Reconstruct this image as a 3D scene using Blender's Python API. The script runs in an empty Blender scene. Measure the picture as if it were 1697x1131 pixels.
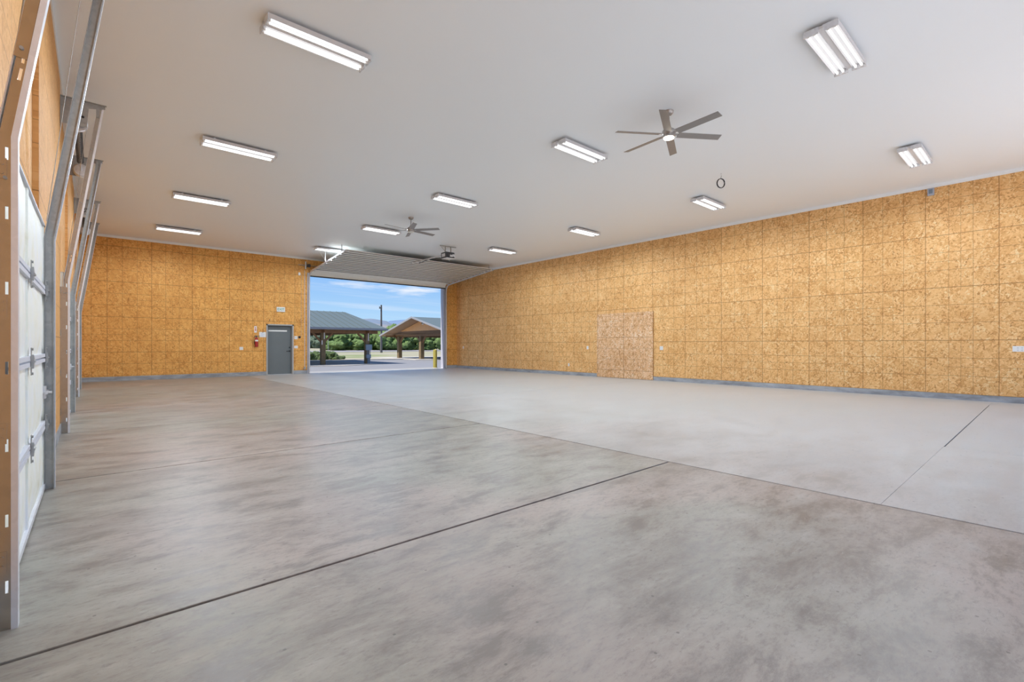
import bpy, bmesh, math, random
from mathutils import Vector, Matrix, noise

# ------------------------------------------------------------------ scene, camera, light
SC = bpy.context.scene
COL = SC.collection
R = math.radians
H = 5.0            # ceiling
XR = 14.78         # right wall
YF = 21.35         # far wall
XL = -0.39         # left wall (header face)
YB = -1.2          # wall behind the camera

cam_d = bpy.data.cameras.new('camera')
cam = bpy.data.objects.new('camera', cam_d)
COL.objects.link(cam)
cam.location = (0, 0, 1.25)
cam.rotation_euler = (R(90), 0, -R(41.285))
cam_d.sensor_width = 36.0
cam_d.lens = 790.07 / 1697 * 36
cam_d.shift_y = 6.07 / 1697
cam_d.clip_start = 0.05
cam_d.clip_end = 8000
SC.camera = cam

SC.view_settings.view_transform = 'Standard'
SC.view_settings.look = 'None'
SC.view_settings.gamma = 1
SC.view_settings.use_curve_mapping = False
SC.view_settings.exposure = 0.30
TUBE = 1.7          # look of the lit tubes
LAMP = 146.0         # power of each fixture
SUN = 6.0


class NT:
    """tiny helper for node graphs"""
    def __init__(s, tree):
        s.t = tree; s.n = tree.nodes; s.l = tree.links
    def add(s, typ, ins=None, **kw):
        nd = s.n.new(typ)
        for k, v in kw.items(): setattr(nd, k, v)
        for k, v in (ins or {}).items():
            sock = nd.inputs[k]
            if isinstance(v, bpy.types.NodeSocket): s.l.new(v, sock)
            else: sock.default_value = v
        return nd
    def m(s, op, a, b=0.0, c=None, clamp=False):
        ins = {0: a, 1: b}
        if c is not None: ins[2] = c
        nd = s.add('ShaderNodeMath', ins, operation=op, use_clamp=clamp)
        return nd.outputs[0]
    def mix(s, f, a, b, blend='MIX'):
        nd = s.add('ShaderNodeMix', {}, data_type='RGBA', blend_type=blend)
        for i, v in ((0, f), (6, a), (7, b)):
            if isinstance(v, bpy.types.NodeSocket): s.l.new(v, nd.inputs[i])
            elif i == 0: nd.inputs[i].default_value = v
            else: nd.inputs[i].default_value = (*v, 1) if len(v) == 3 else v
        return nd.outputs[2]
    def ramp(s, f, stops, interp='LINEAR'):
        nd = s.add('ShaderNodeValToRGB', {0: f})
        cr = nd.color_ramp; cr.interpolation = interp
        while len(cr.elements) < len(stops): cr.elements.new(0.5)
        for e, (p, c) in zip(cr.elements, stops):
            e.position = p; e.color = (*c, 1) if len(c) == 3 else c
        return nd.outputs[0]
    def noise(s, vec, scale, detail=2, rough=0.5, dist=0.0):
        nd = s.add('ShaderNodeTexNoise', {'Scale': scale, 'Detail': detail, 'Roughness': rough, 'Distortion': dist})
        if vec is not None: s.l.new(vec, nd.inputs['Vector'])
        return nd.outputs[0]
    def mapping(s, vec, loc=(0, 0, 0), rot=(0, 0, 0), scale=(1, 1, 1), typ='POINT'):
        return s.add('ShaderNodeMapping', {0: vec, 1: loc, 2: rot, 3: scale}, vector_type=typ).outputs[0]


# world: clear blue sky with low clouds
W = bpy.data.worlds.new('sky'); SC.world = W; W.use_nodes = True
W.node_tree.nodes.clear()
w = NT(W.node_tree)
tc = w.add('ShaderNodeTexCoord').outputs['Generated']
sx = w.add('ShaderNodeSeparateXYZ', {0: tc}).outputs
el = w.m('MAXIMUM', sx[2], 0.0)
skyc = w.ramp(el, [(0.0, (0.60, 0.79, 0.95)), (0.05, (0.44, 0.68, 0.93)), (0.15, (0.22, 0.47, 0.90)), (0.6, (0.12, 0.30, 0.75))])
den = w.m('ADD', el, 0.06)
cv = w.add('ShaderNodeCombineXYZ', {0: w.m('DIVIDE', sx[0], den), 1: w.m('DIVIDE', sx[1], den), 2: 3.0}).outputs[0]
c1 = w.noise(cv, 0.62, 6, 0.55)
cl = w.ramp(c1, [(0.585, (0, 0, 0)), (0.70, (1, 1, 1))])
wis = w.noise(w.mapping(cv, rot=(0, 0, 0.5), scale=(0.25, 1.3, 1)), 0.9, 4, 0.6)
wisr = w.ramp(wis, [(0.5, (0, 0, 0)), (0.8, (0.45, 0.45, 0.45))])
cm = w.m('MAXIMUM', cl, wisr)
skycol = w.mix(cm, skyc, (0.93, 0.94, 0.97))
bg = w.add('ShaderNodeBackground', {0: skycol, 1: 0.85})
wo = w.add('ShaderNodeOutputWorld', {0: bg.outputs[0]})

sd = bpy.data.lights.new('sun', 'SUN'); sd.energy = SUN; sd.angle = R(0.6); sd.color = (1, 0.95, 0.87)
so = bpy.data.objects.new('sun', sd); COL.objects.link(so)
so.rotation_euler = Vector((-1.25, 0.14, 2.2)).to_track_quat('Z', 'Y').to_euler()

# ------------------------------------------------------------------ materials
def new_mat(name):
    m = bpy.data.materials.new(name); m.use_nodes = True
    m.node_tree.nodes.clear()
    n = NT(m.node_tree)
    b = n.add('ShaderNodeBsdfPrincipled')
    n.add('ShaderNodeOutputMaterial', {0: b.outputs[0]})
    return m, n, b

def setb(n, b, **kw):
    for k, v in kw.items():
        k = k.replace('_', ' ')
        sock = b.inputs[k]
        if isinstance(v, bpy.types.NodeSocket): n.l.new(v, sock)
        elif k == 'Base Color': sock.default_value = (*v, 1)
        else: sock.default_value = v

def bump(n, b, h, strength=0.3, dist=0.01):
    nd = n.add('ShaderNodeBump', {'Strength': strength, 'Distance': dist, 'Height': h})
    n.l.new(nd.outputs[0], b.inputs['Normal'])

def simple(name, col, rough=0.5, metal=0.0, var=0.08, scale=8.0, spec=0.5, bmp=0.0):
    m, n, b = new_mat(name)
    pos = n.add('ShaderNodeTexCoord').outputs['Object']
    f = n.noise(pos, scale, 4, 0.6)
    d = tuple(c * (1 - var) for c in col); l = tuple(min(1, c * (1 + var)) for c in col)
    setb(n, b, Base_Color=n.mix(f, d, l), Roughness=rough, Metallic=metal)
    b.inputs['Specular IOR Level'].default_value = spec
    if bmp: bump(n, b, f, bmp, 0.01)
    return m

def osb(name, axis, zoff, soff, tone=(1, 1, 1), lines=True, flake=1.0, contrast=1.0, lw=1.0):
    """oriented strand board: flakes, sheet seams and printed nailing lines"""
    m, n, b = new_mat(name)
    pos = n.add('ShaderNodeNewGeometry').outputs['Position']
    sp = n.add('ShaderNodeSeparateXYZ', {0: pos}).outputs
    s = sp[0] if axis == 'x' else sp[1]
    t = sp[2]
    uv = n.add('ShaderNodeCombineXYZ', {0: s, 1: t, 2: 0.0}).outputs[0]
    warp = n.add('ShaderNodeTexNoise', {'Vector': uv, 'Scale': 6.0, 'Detail': 2.0})
    uvw = n.add('ShaderNodeVectorMath', {0: uv, 1: n.add('ShaderNodeVectorMath', {0: warp.outputs[1], 3: 0.06}, operation='SCALE').outputs[0]}, operation='ADD').outputs[0]
    vals = []
    for k, (ang, L, wd) in enumerate(((0.5, .13, .026), (2.0, .12, .024), (-0.7, .11, .022), (1.35, .14, .028))):
        mp = n.mapping(uvw, loc=(k * 7.3, k * 3.1, 0), rot=(0, 0, ang), scale=(L * flake, wd * flake, 1), typ='TEXTURE')
        v = n.add('ShaderNodeTexVoronoi', {'Vector': mp, 'Scale': 1.0, 'Randomness': 1.0}, feature='F1', voronoi_dimensions='2D')
        vals.append(n.add('ShaderNodeSeparateColor', {0: v.outputs['Color']}).outputs[0])
    n1 = n.m('GREATER_THAN', n.noise(uv, 22, 2), 0.5)
    n2 = n.m('GREATER_THAN', n.noise(n.mapping(uv, loc=(5, 9, 0)), 17, 2), 0.5)
    a = n.add('ShaderNodeMix', {0: n1, 2: vals[0], 3: vals[1]}).outputs[0]
    c = n.add('ShaderNodeMix', {0: n1, 2: vals[2], 3: vals[3]}).outputs[0]
    v = n.add('ShaderNodeMix', {0: n2, 2: a, 3: c}).outputs[0]
    g = n.noise(n.mapping(uvw, rot=(0, 0, 0.3), scale=(1, 4, 1)), 60, 3, 0.6)
    v2 = n.m('ADD', n.m('MULTIPLY', v, 0.8), n.m('MULTIPLY', g, 0.25))
    k = contrast
    def cc(col, base=(0.70, 0.375, 0.140)):
        return tuple(min(0.93, (bb + (x - bb) * k) * tt) for x, tt, bb in zip(col, tone, base))
    col = n.ramp(v2, [(0.05, cc((0.26, 0.105, 0.03))), (0.16, cc((0.55, 0.26, 0.08))), (0.45, cc((0.71, 0.375, 0.135))),
                      (0.8, cc((0.78, 0.45, 0.185))), (1.0, cc((0.86, 0.58, 0.30)))])
    # resin stains and sheet to sheet tone
    st = n.ramp(n.noise(uv, 0.9, 4, 0.6), [(0.3, (0.90, 0.86, 0.80)), (0.6, (1, 1, 1))])
    col = n.mix(1.0, col, st, 'MULTIPLY')
    fs = n.m('DIVIDE', n.m('SUBTRACT', s, soff), 1.2192)
    ft = n.m('DIVIDE', n.m('SUBTRACT', t, zoff), 1.2192)
    cell = n.add('ShaderNodeCombineXYZ', {0: n.m('FLOOR', fs), 1: n.m('FLOOR', n.m('MULTIPLY', ft, 0.5)), 2: 0.0}).outputs[0]
    wn = n.add('ShaderNodeTexWhiteNoise', {'Vector': cell}, noise_dimensions='2D').outputs[0]
    col = n.mix(n.m('MULTIPLY', wn, 0.10), col, (0.40, 0.17, 0.05))
    if lines:
        tot = None
        wob = n.noise(uv, 1.3, 1)
        wb = n.m('MULTIPLY', n.m('SUBTRACT', wob, 0.5), 0.012)
        brk = n.m('GREATER_THAN', n.noise(uv, 0.8, 1), 0.47)
        for f, half in ((fs, 0.0036), (ft, 0.0040)):
            fr = n.m('FRACT', n.m('ADD', f, wb))
            for p, st_ in ((0.0, 0.95), (1.0, 0.95), (1 / 3, 0.75), (0.5, 0.6), (2 / 3, 0.75)):
                d = n.m('ABSOLUTE', n.m('SUBTRACT', fr, p))
                ln = n.m('MULTIPLY', n.m('LESS_THAN', d, half * lw * (1.0 if st_ > .9 else .72)), st_)
                if abs(p - .5) < .01: ln = n.m('MULTIPLY', ln, brk)
                tot = ln if tot is None else n.m('MAXIMUM', tot, ln)
        col = n.mix(n.m('MULTIPLY', tot, 0.85), col, (0.28, 0.12, 0.03))
    setb(n, b, Base_Color=col, Roughness=0.62)
    b.inputs['Specular IOR Level'].default_value = 0.35
    bump(n, b, v2, 0.15, 0.004)
    return m

M = {}
M['osb_far'] = osb('osb_far_wall', 'x', 2.21, 0.35, tone=(1.13, 1.03, 0.70), contrast=1.0, lw=1.5, flake=1.9)
M['osb_right'] = osb('osb_right_wall', 'y', 2.57, 0.80, tone=(1.17, 1.23, 1.30), contrast=1.1, lw=1.4, flake=1.75)
M['osb_left'] = osb('osb_left_wall', 'y', 2.57, 5.60, tone=(1.12, 1.08, 0.98), contrast=0.5, flake=1.2)
M['osb_patch'] = osb('osb_patch', 'y', 0.30, 9.30, tone=(1.12, 1.27, 1.85), contrast=1.45, flake=1.6, lw=1.3)
M['osb_plain'] = osb('osb_plain', 'y', 0, 0, lines=False)

# concrete floor
m, n, b = new_mat('concrete_floor')
pos = n.add('ShaderNodeNewGeometry').outputs['Position']
mid = n.noise(n.mapping(pos, rot=(0, 0, .12), scale=(0.75, 1.7, 1)), 2.4, 9, 0.74, 0.25)
fine = n.noise(n.mapping(pos, scale=(1, 2.2, 1)), 15, 8, 0.78)
cloud = n.noise(n.mapping(pos, scale=(0.6, 1.2, 1)), 0.8, 5, 0.6, 0.2)
huec = n.noise(n.mapping(pos, loc=(13, 5, 0)), 0.33, 3, 0.5, 0.4)
c0 = n.mix(n.ramp(huec, [(0.40, (0, 0, 0)), (0.56, (1, 1, 1))]), (0.355, 0.335, 0.285), (0.405, 0.34, 0.30))
c1_ = n.mix(n.ramp(mid, [(0.38, (1, 1, 1)), (0.51, (0, 0, 0))]), c0, (0.235, 0.205, 0.18))
c1_ = n.mix(n.m('MULTIPLY', n.ramp(cloud, [(0.38, (1, 1, 1)), (0.55, (0, 0, 0))]), 0.35), c1_, (0.22, 0.19, 0.17))
c2_ = n.mix(n.ramp(mid, [(0.52, (0, 0, 0)), (0.75, (.8, .8, .8))]), c1_, (0.50, 0.47, 0.42))
c3_ = n.mix(n.m('MULTIPLY', n.ramp(fine, [(0.34, (1, 1, 1)), (0.48, (0, 0, 0))]), 0.62), c2_, (0.19, 0.165, 0.145))
spx = n.add('ShaderNodeSeparateXYZ', {0: pos}).outputs
# the slabs beyond the long joint are lighter and cooler, more so towards the right wall
bay = n.m('MULTIPLY', n.m('GREATER_THAN', n.m('ADD', spx[0], n.m('MULTIPLY', n.m('GREATER_THAN', spx[0], 4.62), n.m('MULTIPLY', n.noise(pos, 0.6, 4), 2.2))), 4.62), n.ramp(n.m('DIVIDE', n.m('ADD', spx[0], n.m('MULTIPLY', n.noise(pos, 0.9, 4), 4.0)), 12.0), [(0.50, (.35, .35, .35)), (0.80, (1, 1, 1))]))
c4_ = n.mix(n.m('MULTIPLY', bay, 1.0), c3_, n.mix(0.70, c3_, (0.66, 0.67, 0.67)))
spots = n.add('ShaderNodeTexVoronoi', {'Vector': pos, 'Scale': 2.3}, voronoi_dimensions='2D')
dk = n.m('LESS_THAN', spots.outputs['Distance'], 0.016)
c5_ = n.mix(n.m('MULTIPLY', dk, 0.6), c4_, (0.10, 0.09, 0.08))
# scratches
scr = n.noise(n.mapping(pos, rot=(0, 0, 0.9), scale=(1, 12, 1), loc=(0, 0, 0)), 3.0, 5, 0.75, 1.6)
c6_ = n.mix(n.m('MULTIPLY', n.ramp(scr, [(0.64, (0, 0, 0)), (0.70, (1, 1, 1))]), 0.30), c5_, (0.68, 0.65, 0.61))
setb(n, b, Base_Color=c6_, Roughness=n.ramp(mid, [(0.3, (.32, .32, .32)), (0.7, (.5, .5, .5))]))
b.inputs['Specular IOR Level'].default_value = 0.4
bump(n, b, fine, 0.06, 0.004)
M['floor'] = m
M['joint'] = simple('joint_shadow_filler', (0.12, 0.105, 0.09), 0.9)

# painted ceiling
m, n, b = new_mat('painted_ceiling')
pos = n.add('ShaderNodeNewGeometry').outputs['Position']
f = n.noise(pos, 0.5, 3, 0.5)
wv = n.noise(n.mapping(pos, scale=(0.35, 1.0, 1)), 0.8, 2, 0.4)
setb(n, b, Base_Color=n.mix(f, (0.89, 0.925, 0.955), (0.91, 0.94, 0.965)), Roughness=0.38)
b.inputs['Specular IOR Level'].default_value = 0.35
bump(n, b, wv, 0.35, 0.02)
M['ceiling'] = m
M['white_trim'] = simple('white_trim', (0.90, 0.89, 0.87), 0.4, var=0.03)

m, n, b = new_mat('concrete_curb')
pos = n.add('ShaderNodeNewGeometry').outputs['Position']
f = n.noise(n.mapping(pos, scale=(1, 1, 3)), 2.2, 5, 0.6)
setb(n, b, Base_Color=n.ramp(f, [(0.3, (0.22, 0.22, 0.23)), (0.55, (0.36, 0.37, 0.40)), (0.75, (0.46, 0.47, 0.50))]), Roughness=0.75)
M['curb'] = m

def metal(name, c, rough, var=0.15, met=0.85, sc=30):
    m, n, b = new_mat(name)
    pos = n.add('ShaderNodeTexCoord').outputs['Object']
    v = n.add('ShaderNodeTexVoronoi', {'Vector': pos, 'Scale': sc})
    g = n.add('ShaderNodeSeparateColor', {0: v.outputs['Color']}).outputs[0]
    f = n.m('ADD', n.m('MULTIPLY', g, 0.5), n.m('MULTIPLY', n.noise(pos, 5, 4), 0.5))
    setb(n, b, Base_Color=n.mix(f, tuple(x * (1 - var) for x in c), tuple(min(1, x * (1 + var)) for x in c)), Roughness=rough, Metallic=met)
    return m
M['galv'] = metal('galvanized_steel', (0.72, 0.72, 0.74), 0.42)
M['galv_plate'] = metal('galvanized_plate', (0.52, 0.48, 0.43), 0.26, met=1.0, var=0.10)
M['galv_edge'] = metal('galvanized_edge', (0.86, 0.87, 0.92), 0.38, var=0.06, met=0.5)
M['galv_dark'] = metal('dull_steel', (0.42, 0.42, 0.41), 0.5, met=0.7)
M['brushed'] = metal('brushed_nickel', (0.42, 0.39, 0.37), 0.36, var=0.08, met=0.75)
M['blade'] = simple('fan_blade_grey', (0.30, 0.275, 0.26), 0.42, 0.35, 0.08, 20)
M['black'] = simple('black_plastic', (0.02, 0.02, 0.022), 0.4, 0, 0.2)
M['dark_grey'] = simple('dark_grey_housing', (0.07, 0.07, 0.075), 0.4, 0.3, 0.2)
M['rubber'] = simple('black_rubber', (0.03, 0.03, 0.03), 0.8)
M['white_plastic'] = simple('white_plastic', (0.82, 0.80, 0.78), 0.4, 0, 0.03)
M['white_fixture'] = simple('white_enamel', (0.66, 0.64, 0.64), 0.35, 0, 0.03)
M['grey_paint'] = simple('grey_door_paint', (0.145, 0.16, 0.165), 0.45, 0, 0.06, 3)
M['frame_paint'] = simple('grey_frame_paint', (0.42, 0.41, 0.40), 0.45, 0, 0.05)
M['red'] = simple('red_enamel', (0.45, 0.03, 0.03), 0.3)
M['red_sign'] = simple('red_sign', (0.65, 0.12, 0.08), 0.5)
M['green_ink'] = simple('green_lettering', (0.01, 0.30, 0.13), 0.5)
M['blue_ink'] = simple('pale_blue_print', (0.45, 0.52, 0.75), 0.6)
M['grey_box'] = simple('grey_box_paint', (0.42, 0.43, 0.50), 0.5)
M['jamb'] = simple('lavender_grey_jamb_trim', (0.42, 0.42, 0.49), 0.5, 0.0, 0.06)
M['seal_grey'] = simple('grey_vinyl', (0.68, 0.68, 0.74), 0.5, 0, .08)
M['rear_bounce'] = simple('light_bounce_concrete', (0.78, 0.77, 0.76), 0.85, 0, 0.05, 1.0)  # unseen ground, made pale to bounce sunlight up to the ceiling
M['asphalt'] = simple('asphalt', (0.185, 0.187, 0.20), 0.9, 0, 0.14, 3.0)
M['pad'] = simple('concrete_pad', (0.42, 0.40, 0.37), 0.85, 0, 0.08, 2.0)
M['apron'] = simple('apron_concrete', (0.24, 0.24, 0.245), 0.85, 0, 0.08, 2.0)
M['timber'] = simple('stained_timber', (0.23, 0.125, 0.06), 0.7, 0, 0.25, 6.0)
M['post'] = simple('weathered_post', (0.17, 0.12, 0.06), 0.75, 0, 0.25, 6.0)
M['roof'] = simple('green_grey_metal_roof', (0.105, 0.128, 0.118), 0.5, 0.1, 0.05, 1.5)
M['fascia'] = simple('grey_fascia', (0.28, 0.29, 0.31), 0.6)
M['soffit'] = simple('brown_soffit_boards', (0.30, 0.20, 0.14), 0.8, 0, 0.2, 3)
M['gable'] = simple('orange_gable_boards', (0.85, 0.48, 0.24), 0.7, 0, 0.12, 4)
M['bollard'] = simple('olive_yellow_paint', (0.30, 0.25, 0.045), 0.6, 0, 0.15)
M['pole'] = simple('dark_pole', (0.10, 0.095, 0.10), 0.8)
M['elec'] = simple('blue_grey_enclosure', (0.20, 0.25, 0.31), 0.45, 0.2)
M['bark'] = simple('bark', (0.12, 0.09, 0.06), 0.9)

m, n, b = new_mat('vinyl_insulation')
pos = n.add('ShaderNodeTexCoord').outputs['Object']
f = n.noise(pos, 2.2, 5, 0.6, 1.0)
wr = n.noise(n.mapping(pos, scale=(1, 1.5, 0.6)), 3.5, 4, 0.6, 1.5)
col = n.ramp(f, [(0.25, (0.80, 0.76, 0.60)), (0.45, (0.93, 0.93, 0.85)), (0.6, (0.93, 0.94, 0.93)), (0.8, (0.91, 0.92, 0.95))])
setb(n, b, Base_Color=col, Roughness=0.45)
bump(n, b, wr, 0.6, 0.03)
M['vinyl'] = m

m, n, b = new_mat('ribbed_door_steel')
pos = n.add('ShaderNodeTexCoord').outputs['Object']
f = n.noise(n.mapping(pos, scale=(0.2, 3, 1)), 4, 3)
setb(n, b, Base_Color=n.mix(f, (0.58, 0.56, 0.50), (0.76, 0.74, 0.68)), Roughness=0.45, Metallic=0.1)
M['door_steel'] = m
M['strut_steel'] = simple('strut_steel', (0.30, 0.30, 0.29), 0.4, 0.5, 0.1)
M['door_cream'] = simple('cream_door_steel', (0.86, 0.84, 0.77), 0.45, 0.05, 0.05)

m, n, b = new_mat('field_grass')
pos = n.add('ShaderNodeNewGeometry').outputs['Position']
f = n.noise(n.mapping(pos, scale=(0.5, 1.0, 1)), 0.13, 5, 0.65)
g = n.noise(pos, 2.5, 4, 0.7)
col = n.ramp(f, [(0.36, (0.15, 0.19, 0.06)), (0.44, (0.27, 0.25, 0.15)), (0.56, (0.33, 0.285, 0.225))])
setb(n, b, Base_Color=n.mix(n.m('MULTIPLY', g, 0.4), col, (0.17, 0.19, 0.08)), Roughness=0.9)
M['field'] = m
M['gravel'] = simple('grey_gravel_road', (0.24, 0.23, 0.24), 0.9)

def foliage(name, d, l, sc=1.6):
    m, n, b = new_mat(name)
    pos = n.add('ShaderNodeTexCoord').outputs['Object']
    f = n.noise(pos, sc, 6, 0.75)
    setb(n, b, Base_Color=n.ramp(f, [(0.36, d), (0.62, l)]), Roughness=0.7)
    bump(n, b, n.noise(pos, sc * 2.5, 6, 0.8), 1.0, 0.6)
    return m
M['leaf'] = foliage('cottonwood_leaves', (0.06, 0.12, 0.03), (0.27, 0.42, 0.12))
M['leaf_far'] = foliage('hazed_leaves', (0.10, 0.15, 0.10), (0.19, 0.26, 0.17))  # distance haze is put into these greyer, flatter greens
M['shrub'] = foliage('shrub_leaves', (0.07, 0.14, 0.03), (0.26, 0.37, 0.11), 4)

m, n, b = new_mat('hazed_bare_hillside')
pos = n.add('ShaderNodeNewGeometry').outputs['Position']
f = n.noise(pos, 0.006, 5, 0.6)
setb(n, b, Base_Color=n.ramp(f, [(0.40, (0.12, 0.16, 0.22)), (0.62, (0.22, 0.20, 0.19))]), Roughness=1)  # bluish distance haze is painted into the slope colour
M['hill'] = m
m, n, b = new_mat('haze_blue_hillside')
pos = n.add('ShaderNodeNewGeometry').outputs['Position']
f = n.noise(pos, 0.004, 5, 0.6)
setb(n, b, Base_Color=n.ramp(f, [(0.35, (0.11, 0.165, 0.27)), (0.7, (0.15, 0.205, 0.31))]), Roughness=1)  # the blue-grey is distance haze put into the base colour
M['hill_haze'] = m

def emis(name, col, st):
    m = bpy.data.materials.new(name); m.use_nodes = True; m.node_tree.nodes.clear()
    n = NT(m.node_tree)
    e = n.add('ShaderNodeEmission', {0: (*col, 1), 1: st})
    n.add('ShaderNodeOutputMaterial', {0: e.outputs[0]})
    return m
M['tube'] = emis('lit_fluorescent_tube', (0.97, 0.98, 1.0), TUBE)
M['fan_light'] = emis('lit_fan_lens', (1.0, 0.88, 0.70), 6.0)
M['fan_light_off'] = simple('frosted_lens', (0.7, 0.68, 0.62), 0.3)

# ------------------------------------------------------------------ mesh helpers
class MB:
    def __init__(s): s.b = bmesh.new()
    def hexa(s, p):
        v = [s.b.verts.new(q) for q in p]
        for f in ((0, 3, 2, 1), (4, 5, 6, 7), (0, 1, 5, 4), (1, 2, 6, 5), (2, 3, 7, 6), (3, 0, 4, 7)):
            s.b.faces.new([v[i] for i in f])
        return s
    def box(s, x0, x1, y0, y1, z0, z1, T=None):
        p = [(x0, y0, z0), (x1, y0, z0), (x1, y1, z0), (x0, y1, z0), (x0, y0, z1), (x1, y0, z1), (x1, y1, z1), (x0, y1, z1)]
        if T is not None: p = [T @ Vector(q) for q in p]
        return s.hexa(p)
    def tube(s, pts, r, n=10, caps=True, closed=False):
        pts = [Vector(p) for p in pts]; rings = []
        N = len(pts)
        rr = r if isinstance(r, (list, tuple)) else [r] * N
        for i, p in enumerate(pts):
            a = pts[(i - 1) % N] if (i or closed) else p
            c = pts[(i + 1) % N] if (i < N - 1 or closed) else p
            d = (c - a).normalized()
            u = d.cross(Vector((0, 0, 1)))
            if u.length < 1e-3: u = d.cross(Vector((0, 1, 0)))
            u.normalize(); v = d.cross(u)
            rings.append([s.b.verts.new(p + (u * math.cos(t) + v * math.sin(t)) * rr[i]) for t in (2 * math.pi * k / n for k in range(n))])
        for i in range(N if closed else N - 1):
            A, B = rings[i], rings[(i + 1) % N]
            for k in range(n): s.b.faces.new((A[k], A[(k + 1) % n], B[(k + 1) % n], B[k]))
        if caps and not closed:
            s.b.faces.new(rings[0][::-1]); s.b.faces.new(rings[-1])
        return s
    def lathe(s, prof, c=(0, 0, 0), n=24, axis='z'):
        rings = []
        for r, h in prof:
            ring = []
            for k in range(n):
                t = 2 * math.pi * k / n; a, b_ = r * math.cos(t), r * math.sin(t)
                q = (a, b_, h) if axis == 'z' else ((a, h, b_) if axis == 'y' else (h, a, b_))
                ring.append(s.b.verts.new((q[0] + c[0], q[1] + c[1], q[2] + c[2])))
            rings.append(ring)
        for A, B in zip(rings, rings[1:]):
            for k in range(n): s.b.faces.new((A[k], A[(k + 1) % n], B[(k + 1) % n], B[k]))
        s.b.faces.new(rings[0][::-1]); s.b.faces.new(rings[-1])
        return s
    def prism(s, poly, a0, a1, axis='y'):
        """polygon in the plane across axis, extruded along it"""
        def q(u, v, a): return {'y': (u, a, v), 'x': (a, u, v), 'z': (u, v, a)}[axis]
        A = [s.b.verts.new(q(u, v, a0)) for u, v in poly]
        B = [s.b.verts.new(q(u, v, a1)) for u, v in poly]
        n = len(poly)
        s.b.faces.new(A[::-1]); s.b.faces.new(B)
        for i in range(n): s.b.faces.new((A[i], A[(i + 1) % n], B[(i + 1) % n], B[i]))
        return s
    def quad(s, *p):
        s.b.faces.new([s.b.verts.new(q) for q in p]); return s
    def done(s, name, mat, parent=None, smooth=False, bevel=0.0, loc=None):
        bmesh.ops.recalc_face_normals(s.b, faces=s.b.faces)
        me = bpy.data.meshes.new(name); s.b.to_mesh(me); s.b.free()
        me.materials.append(M[mat] if isinstance(mat, str) else mat)
        if smooth:
            for p in me.polygons: p.use_smooth = True
            try: me.set_sharp_from_angle(angle=R(40))
            except Exception: pass
        o = bpy.data.objects.new(name, me); COL.objects.link(o)
        if parent: o.parent = parent
        if loc: o.location = loc
        if bevel:
            md = o.modifiers.new('bevel', 'BEVEL'); md.width = bevel; md.segments = 2; md.limit_method = 'ANGLE'
        return o

def tag(o, label=None, cat=None, group=None, kind=None):
    if label: o['label'] = label
    if cat: o['category'] = cat
    if group: o['group'] = group
    if kind: o['kind'] = kind
    return o
def thing(name, loc, label, cat, group=None, rz=0.0, kind=None):
    o = bpy.data.objects.new(name, None); COL.objects.link(o)
    o.location = loc; o.rotation_euler = (0, 0, rz); o.empty_display_size = 0.1
    return tag(o, label, cat, group, kind)
def kids(o): return [c for c in COL.objects if c.parent == o]
def copy_tree(o, loc=None, label=None, rz=None, parent=None):
    c = o.copy(); COL.objects.link(c)
    if parent: c.parent = parent
    if loc is not None: c.location = loc
    if rz is not None: c.rotation_euler = (0, 0, rz)
    if label: c['label'] = label
    for k in kids(o): copy_tree(k, parent=c)
    return c
def offset_path(path, d):
    """offset a polyline in 2-D to its right-hand side by d with mitred corners"""
    out = []
    for i, p in enumerate(path):
        ns = []
        for a, b_ in ((i - 1, i), (i, i + 1)):
            if 0 <= a and b_ < len(path):
                dx, dy = path[b_][0] - path[a][0], path[b_][1] - path[a][1]
                L = math.hypot(dx, dy); ns.append((dy / L, -dx / L))
        if len(ns) == 2:
            mx, my = ns[0][0] + ns[1][0], ns[0][1] + ns[1][1]
            k = d / (1 + ns[0][0] * ns[1][0] + ns[0][1] * ns[1][1])
            out.append((p[0] + mx * k, p[1] + my * k))
        else: out.append((p[0] + ns[0][0] * d, p[1] + ns[0][1] * d))
    return out

# ------------------------------------------------------------------ the setting
# floor: slabs separated by sawn joints
XJ, XJ2 = 4.62, 7.9
g = 0.011
fb = MB()
def slab(x0, x1, y0, y1): fb.box(x0 + g, x1 - g, y0 + g, y1 - g, -0.15, 0.0)
ys = [YB - 0.2, 2.72, 6.02, 9.15, 12.08, 15.3, 18.4, YF + 0.2]
for a, b_ in zip(ys, ys[1:]): slab(XL - 0.2, XJ, a, b_)
for a, b_ in zip([9.43, 15.5], [15.5, YF + 0.2]):
    slab(XJ, XJ2 + 1.5, a, b_); slab(XJ2 + 1.5, XR + 0.2, a, b_)
fb.box(XJ + g, 7.83, YB - 0.2, 0.9, -0.15, 0); fb.box(XJ + g, XR + 0.2, 0.9, 9.43 - g, -0.15, 0)
fb.box(7.83 + g, 13.9, YB - 0.2, 0.9 - g, -0.15, 0); fb.box(13.9, XR + .2, YB - .2, 0.9, -0.15, 0)
tag(fb.done('floor', 'floor', bevel=0.004), kind='structure')
tag(MB().box(XL - 0.1, XR + 0.1, YB - 0.1, YF + 0.1, -0.2, -0.012).done('trim_1', 'joint'), kind='structure')

tag(MB().box(XL - 0.3, XR + 0.3, YB - 0.3, YF + 0.3, H, H + 0.25).done('ceiling', 'ceiling'), kind='structure')

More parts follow.
